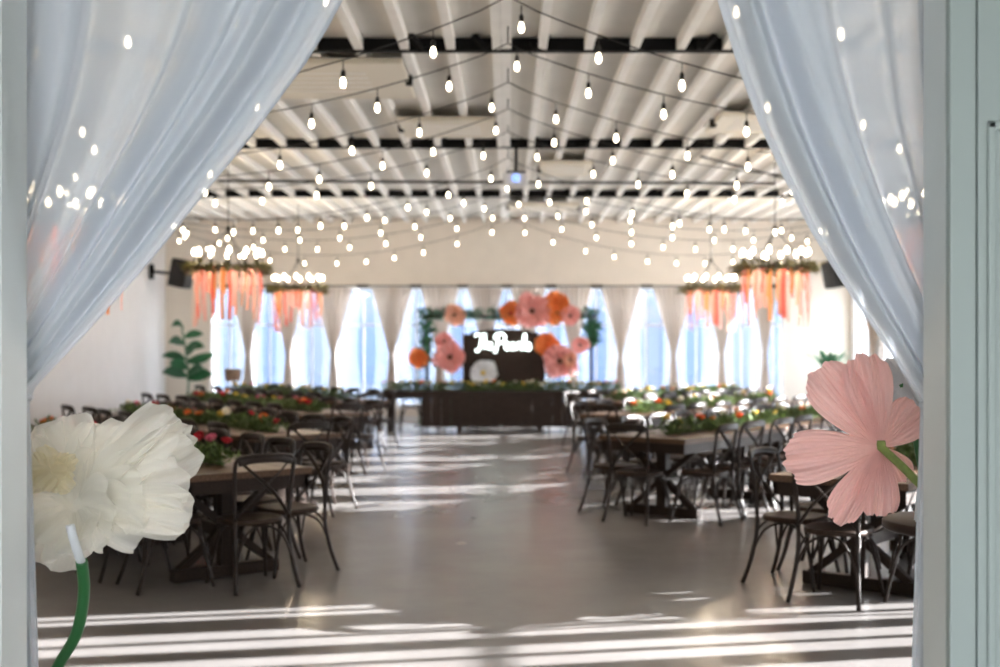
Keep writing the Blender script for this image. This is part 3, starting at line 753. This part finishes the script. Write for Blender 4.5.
big_flower(580, 345, 9, 'cosmo_small', A - .2, 'small pink paper flower outermost near the arch post', 8, base='floor')
big_flower(570, 360, 8, 'peach_paper', A - .5, 'little peach paper flower in front of the wide pink one', 9, base='floor')
big_flower(450, 357, 16, 'cosmo_small', A - .2, 'large pink paper flower on the plant side of the backdrop', 10, base='floor')
big_flower(444, 341, 9, 'cosmo_small', A - .1, 'small pink paper flower just above the larger pink one', 11, base='floor')
big_flower(418.5, 358, 10, 'orange_paper', A - .1, 'orange paper flower standing apart beyond the arch post', 12, centre='orange', base='floor')
big_flower(483, 373, 14, 'white_paper', 23.72, 'white paper flower in front of the plank backdrop', 13, centre='yellow', base='floor')

# ------------------------------------------------------------ chandeliers
def cand_mesh():
    b = MB(); b.lathe([(0, -.035), (.014, -.03), (.026, -.005), (.028, .012), (.02, .035), (.008, .055), (0, .06)], 12); return b.mesh('bulb', 'candle')
CB = cand_mesh()
b = MB(); b.lathe([(0, 0), (.02, 0), (.02, .04), (.011, .045), (.011, .15), (0, .15)], 10); CH = b.mesh('candle_holder', 'cord')
RM = []
for i, m in enumerate(['rib_coral', 'rib_orange', 'rib_peach', 'rib_pink', 'rib_coral', 'rib_peach']):
    b = MB(); rr = random.Random(i)
    ph = rr.random() * 6
    b.grid(lambda u, v, ph=ph: ((u - .5) * .045, .012 * sin(v * 7 + ph) + .006 * sin(u * 3), -v), 2, 14)
    RM.append(b.mesh('ribbon', m))
def leaf_ring(R, n, seed, m):
    b = MB(); rnd = random.Random(seed)
    for i in range(n):
        a0 = rnd.uniform(0, 2 * pi); rr = R + rnd.gauss(0, .035); p = Vector((rr * cos(a0), rr * sin(a0), rnd.uniform(-.05, .05)))
        l = rnd.uniform(.07, .17); w = l * .4; a = a0 + rnd.gauss(0, 1.1); el = rnd.uniform(-.7, .5)
        d = Vector((cos(a) * cos(el), sin(a) * cos(el), sin(el))); s = d.cross(Vector((0, 0, 1))).normalized()
        b.add([p, p + d * l * .45 + s * w / 2, p + d * l, p + d * l * .45 - s * w / 2], [(0, 1, 2), (0, 2, 3)])
    return b.mesh('greenery', m)
LR = leaf_ring(.49, 800, 5, 'leaf_gold')
def make_chandelier():
    t = empty('chandelier'); R = .44
    b = MB(); b.tube([(R * cos(2 * pi * q / 32), R * sin(2 * pi * q / 32), 0) for q in range(33)], .018, 8, cap=False); b.build('ring', 'steel', t)
    for q in range(3):
        a = 2 * pi * q / 3 + .5; b = MB(); b.tube([(R * cos(a), R * sin(a), 0), (0, 0, .52)], .007, 6); b.build('hanger_rod', 'steel', t)
    b = MB(); b.lathe([(0, .50), (.03, .50), (.03, .55), (0, .56)], 10); b.build('hub', 'steel', t)
    b = MB(); b.tube([(0, 0, .54), (0, 0, ZR - 2.645)], .006, 6); b.build('cable', 'cord', t)
    o = bpy.data.objects.new('greenery', LR); COL.objects.link(o); o.parent = t
    for q in range(12):
        a = 2 * pi * (q + .3) / 12
        h = bpy.data.objects.new('candle_holder', CH); COL.objects.link(h); h.parent = t; h.location = (R * cos(a), R * sin(a), .01)
        o = bpy.data.objects.new('bulb', CB); COL.objects.link(o); o.parent = h; o.location = (0, 0, .185)
    rnd = random.Random(8)
    for q in range(38):
        a = 2 * pi * (q + rnd.random() * .9) / 38; r = R + rnd.uniform(-.03, .02)
        o = bpy.data.objects.new('ribbon', rnd.choice(RM)); COL.objects.link(o); o.parent = t
        o.location = (r * cos(a), r * sin(a), 0); o.rotation_euler.z = a + pi / 2 + rnd.uniform(-.5, .5); o.scale = (rnd.uniform(.6, 1.3), 1, rnd.uniform(.30, .80))
    return t
ch0 = make_chandelier(); KIDS[ch0.name] = list(ch0.children)
for h in ch0.children: KIDS[h.name] = list(h.children)
first = True
for x, y, lab in [(-3.73, 16, 'beside the wall speaker on the plain wall side'), (-3.83, 21.9, 'farthest on the plain wall side, before the drapes'),
                  (3.56, 16, 'largest in full view on the sunny window side'), (3.7, 21.9, 'farthest on the sunny window side'),
                  (-3.7, 10.1, 'seen through the sheer above the ivory flower'), (3.68, 10.1, 'mostly behind the sheer above the pink flower')]:
    c = ch0 if first else copy_tree(ch0); first = False
    c.location = (x, y, 2.64); c.rotation_euler.z = x * 3 + y
    tag(c, 'ribboned ring chandelier ' + lab, 'chandelier', 'ribbon chandeliers')

# ------------------------------------------------------------ string lights
b = MB(); b.lathe([(0, -.052), (.009, -.050), (.017, -.040), (.021, -.022), (.018, -.002), (.011, .018), (.010, .026), (0, .026)], 14); SB = b.mesh('bulb', 'bulb')
b = MB(); b.lathe([(0, .02), (.016, .02), (.017, .06), (.01, .075), (.004, .08), (.004, .14), (0, .14)], 10); SK = b.mesh('socket', 'cord')
ys = [4.2, 5.6, 7.0, 8.38, 9.74, 11.2, 12.6, 14.1, 15.7, 17.4, 19.2, 21.2, 23.4]
for i, y in enumerate(ys):
    t = empty('string_light', (0, y, 0)); rnd = random.Random(300 + i)
    z0 = rnd.uniform(4.02, 4.14); sag = rnd.uniform(.60, .80); jit = rnd.uniform(-.25, .25)
    def zz(x, sag=sag): u = abs(x) / XW; return z0 - sag * 4 * u * (1 - u) + (.02 if u < .01 else 0)
    b = MB(); b.tube([(-XW + .02 + 2 * (XW - .02) * q / 72, 0, zz(-XW + .02 + 2 * (XW - .02) * q / 72)) for q in range(73)], .005, 5); b.build('wire', 'cord', t)
    b = MB(); b.tube([(0, 0, zz(0)), (0, 0, ZR + .004)], .006, 5); b.build('hook', 'steel', t)
    x = -XW + rnd.uniform(.05, .6)
    while x < XW - .15:
        k = bpy.data.objects.new('socket', SK); COL.objects.link(k); k.parent = t; k.location = (x, 0, zz(x) - .145)
        o = bpy.data.objects.new('bulb', SB); COL.objects.link(o); o.parent = k
        x += rnd.uniform(.52, .68)
    tag(t, 'swagged strand of warm round bulbs across the hall, %s from the doorway' % ORD[i], 'string lights', 'swagged bulb strands under the rafters')

# ------------------------------------------------------------ small wall things and plants
def speaker(x, rz, label):
    t = empty('speaker', (x, 24.0, 3.05), rz)
    b = MB(); b.box(-.19, .19, -.17, .17, -.28, .28, Matrix.Rotation(radians(12), 4, 'X')); b.build('cabinet', 'speaker', t, bevel=.02)
    b = MB(); b.box(-.165, .165, -.182, -.172, -.25, .25, Matrix.Rotation(radians(12), 4, 'X')); b.build('grille', 'grille', t)
    b = MB(); b.bar((0, .15, 0), (0, .68, .05), .06, .06); b.box(-.08, .08, .66, .68, -.1, .2); b.build('bracket', 'steel', t)
    tag(t, label, 'speaker', 'black wall speakers')
speaker(-6.53, radians(75), 'black wall speaker high above the tall leafy plant')
speaker(6.53, radians(-75), 'black wall speaker high above the small fern')
def strap_leaf(b, p, d, L, W, up, roll=0):
    d = Vector(d).normalized(); s = Matrix.Rotation(roll, 3, d) @ d.cross(Vector((0, 0, 1))).normalized()
    def fn(u, v):
        q = Vector(p) + d * (L * u) + Vector((0, 0, up * L * (u - 1.3 * u * u)))
        w = W * sin(pi * min(1, u * .97 + .03)) ** .7 / 2; t = (v - .5) * 2
        return q + s * (t * w) + Vector((0, 0, .15 * W * abs(t)))
    b.grid(fn, 10, 4)
pp = at(187, 400, 24.2)
pl = empty('potted_plant', (pp.x, 24.2, 0))
b = MB(); b.lathe([(0, 0), (.15, 0), (.21, .42), (.22, .45), (.19, .45), (.18, .40), (0, .40)], 20); b.build('planter', 'pot', pl)
b = MB(); b.lathe([(0, .41), (.18, .405)], 16); b.build('soil', 'soil', pl)
b = MB(); b.tube(smooth_pts([(0, 0, .4), (.03, 0, 1.0), (-.04, 0, 1.6), (-.12, 0, 2.05)], 5), .018, 8); b.build('trunk', 'leaf_plant', pl)
for (z, a, L, W, up) in [(.95, 2.9, .55, .26, .3), (.9, .2, .55, .26, .2), (1.1, 4.4, .5, .2, .3), (1.25, .15, .62, .2, -.1), (1.3, 3.4, .5, .18, .3), (1.5, 5.9, .45, .2, .4), (1.6, 2.6, .4, .2, .5), (1.75, .6, .4, .17, .3), (1.4, 5.2, .45, .22, .1), (1.95, 2.4, .35, .14, .8), (1.0, 5.4, .5, .24, .2)]:
    b = MB(); a_ = a; strap_leaf(b, (-.06 * (z - .9), 0, z), (cos(a_), sin(a_) * .5, .25), L * .95, W * 1.1, up, radians(60)); b.build('leaf', 'leaf_plant', pl)
tag(pl, 'tall broad-leaved green plant in the corner under the speaker', 'plant')
pp = at(829, 358, 24.3)
fr = empty('potted_fern', (pp.x, 24.3, 0))
b = MB(); b.lathe([(0, 0), (.13, 0), (.17, 1.0), (.15, 1.0), (.14, .95), (0, .95)], 20); b.build('planter', 'pot', fr)
for q in range(18):
    b = MB(); a_ = 2 * pi * q / 18; strap_leaf(b, (0, 0, .98), (cos(a_), sin(a_), 1.1 + .3 * (q % 3)), .6 + .1 * (q % 2), .11, .3); b.build('frond', 'leaf_plant', fr)
tag(fr, 'small green fern on a tall planter near the sunny corner', 'plant')
pp = at(233, 374, 23.6)
lp = empty('floor_lamp', (pp.x, 23.6, 0))
b = MB(); b.lathe([(.15, .91), (.165, 1.15), (.16, 1.15), (.145, .91)], 24); b.build('lamp_shade', 'shade', lp)
b = MB(); b.tube([(0, 0, .03), (0, 0, 1.0)], .014, 8); b.build('pole', 'steel', lp)
b = MB(); b.lathe([(0, .03), (.14, .03), (.15, 0), (0, 0)], 20); b.build('base', 'steel', lp)
tag(lp, 'slim lamp with square-looking brown shade before the first far window', 'lamp')
pj = empty('projector', (.10, 15.3, 3.72))
b = MB(); b.box(-.16, .16, -.14, .14, -.07, .07); b.build('case', 'plastic', pj, bevel=.015)
b = MB(); b.lathe([(0, .0), (.05, .0), (.055, .03), (0, .035)], 16); c = b.build('lens', 'lens', pj); c.rotation_euler.x = pi / 2; c.location = (0, -.14, 0)
b = MB(); b.box(-.12, .12, -.1, .1, .07, .1); b.tube([(0, 0, .1), (0, 0, ZR - 3.72)], .02, 8); b.build('mount', 'steel', pj)
tag(pj, 'small ceiling projector hung below the central rafter', 'projector')
ol = empty('wall_outlet', (-XW + .001, 22.7, .26))
b = MB(); b.box(0, .008, -.05, .05, -.06, .06); b.build('cover_plate', 'plastic', ol, bevel=.002)
b = MB(); b.box(.008, .010, -.018, .018, .012, .04); b.box(.008, .010, -.018, .018, -.04, -.012); b.build('sockets', 'grille', ol)
tag(ol, 'small outlet plate low on the plain white wall', 'outlet')

# ------------------------------------------------------------ camera, light, world
cd = bpy.data.cameras.new('camera'); cam = bpy.data.objects.new('camera', cd); COL.objects.link(cam)
cam.location = (0, 0, EYE); cam.rotation_euler = (pi / 2, 0, 0)
cd.sensor_width = 36; cd.lens = F * 36 / 1000
cd.shift_x = -(CX - 500) / 1000; cd.shift_y = (CY - 333.5) / 1000
cd.clip_start = .05; cd.clip_end = 300
cd.dof.use_dof = True; cd.dof.focus_distance = 4.15; cd.dof.aperture_fstop = 2.2
SC.camera = cam
e = radians(16.2); a = radians(11)
sd = bpy.data.lights.new('sun', 'SUN'); sd.energy = 27; sd.angle = radians(.5); sd.color = (1, .97, .94)
so = bpy.data.objects.new('sun', sd); COL.objects.link(so)
so.rotation_euler = Vector((-cos(e) * cos(a), -cos(e) * sin(a), -sin(e))).to_track_quat('-Z', 'Y').to_euler()
so.location = (20, 10, 8)
w = bpy.data.worlds.new('world'); SC.world = w; w.use_nodes = True; nt = w.node_tree
bg = nt.nodes['Background']; tc = nt.nodes.new('ShaderNodeTexCoord'); sp = nt.nodes.new('ShaderNodeSeparateXYZ'); r = nt.nodes.new('ShaderNodeValToRGB')
nt.links.new(tc.outputs['Generated'], sp.inputs[0]); nt.links.new(sp.outputs['Z'], r.inputs[0]); nt.links.new(r.outputs[0], bg.inputs[0])
r.color_ramp.elements[0].position = 0; r.color_ramp.elements[0].color = (.95, .97, 1, 1)
r.color_ramp.elements[1].position = .5; r.color_ramp.elements[1].color = (.80, .89, 1, 1)
bg.inputs['Strength'].default_value = 5
# daylight portals at the window openings
def portal(loc, sx, sz, rot):
    l = bpy.data.lights.new('daylight', 'AREA'); l.shape = 'RECTANGLE'; l.size = sx; l.size_y = sz; l.cycles.is_portal = True
    o = bpy.data.objects.new('daylight', l); COL.objects.link(o); o.location = loc; o.rotation_euler = rot
portal((0, YB + .25, 1.6), 12.2, 2.5, (-pi / 2, 0, 0))
portal((XW + .25, 14, 1.7), 3.0, 22, (0, pi / 2, 0))
portal((0, -4, 1.6), 6.2, 3.1, (pi / 2, 0, 0))
# bulbs of the chandeliers and strands also light the room
def glow(loc, en, rad):
    l = bpy.data.lights.new('bulb_glow', 'POINT'); l.energy = en; l.color = (1, .80, .56); l.shadow_soft_size = rad
    o = bpy.data.objects.new('bulb_glow', l); COL.objects.link(o); o.location = loc
for x in (-3.7, 3.7):
    for y in (10.1, 16, 21.9): glow((x, y, 2.95), 24, .12)
SC.view_settings.view_transform = 'Standard'; SC.view_settings.look = 'None'; SC.view_settings.gamma = 1
SC.view_settings.use_curve_mapping = False; SC.view_settings.exposure = 1.3
SC.cycles.max_bounces = 10; SC.cycles.diffuse_bounces = 5; SC.cycles.glossy_bounces = 4; SC.cycles.transparent_max_bounces = 24; SC.cycles.transmission_bounces = 6
SC.cycles.sample_clamp_indirect = 6; SC.cycles.use_denoising = True
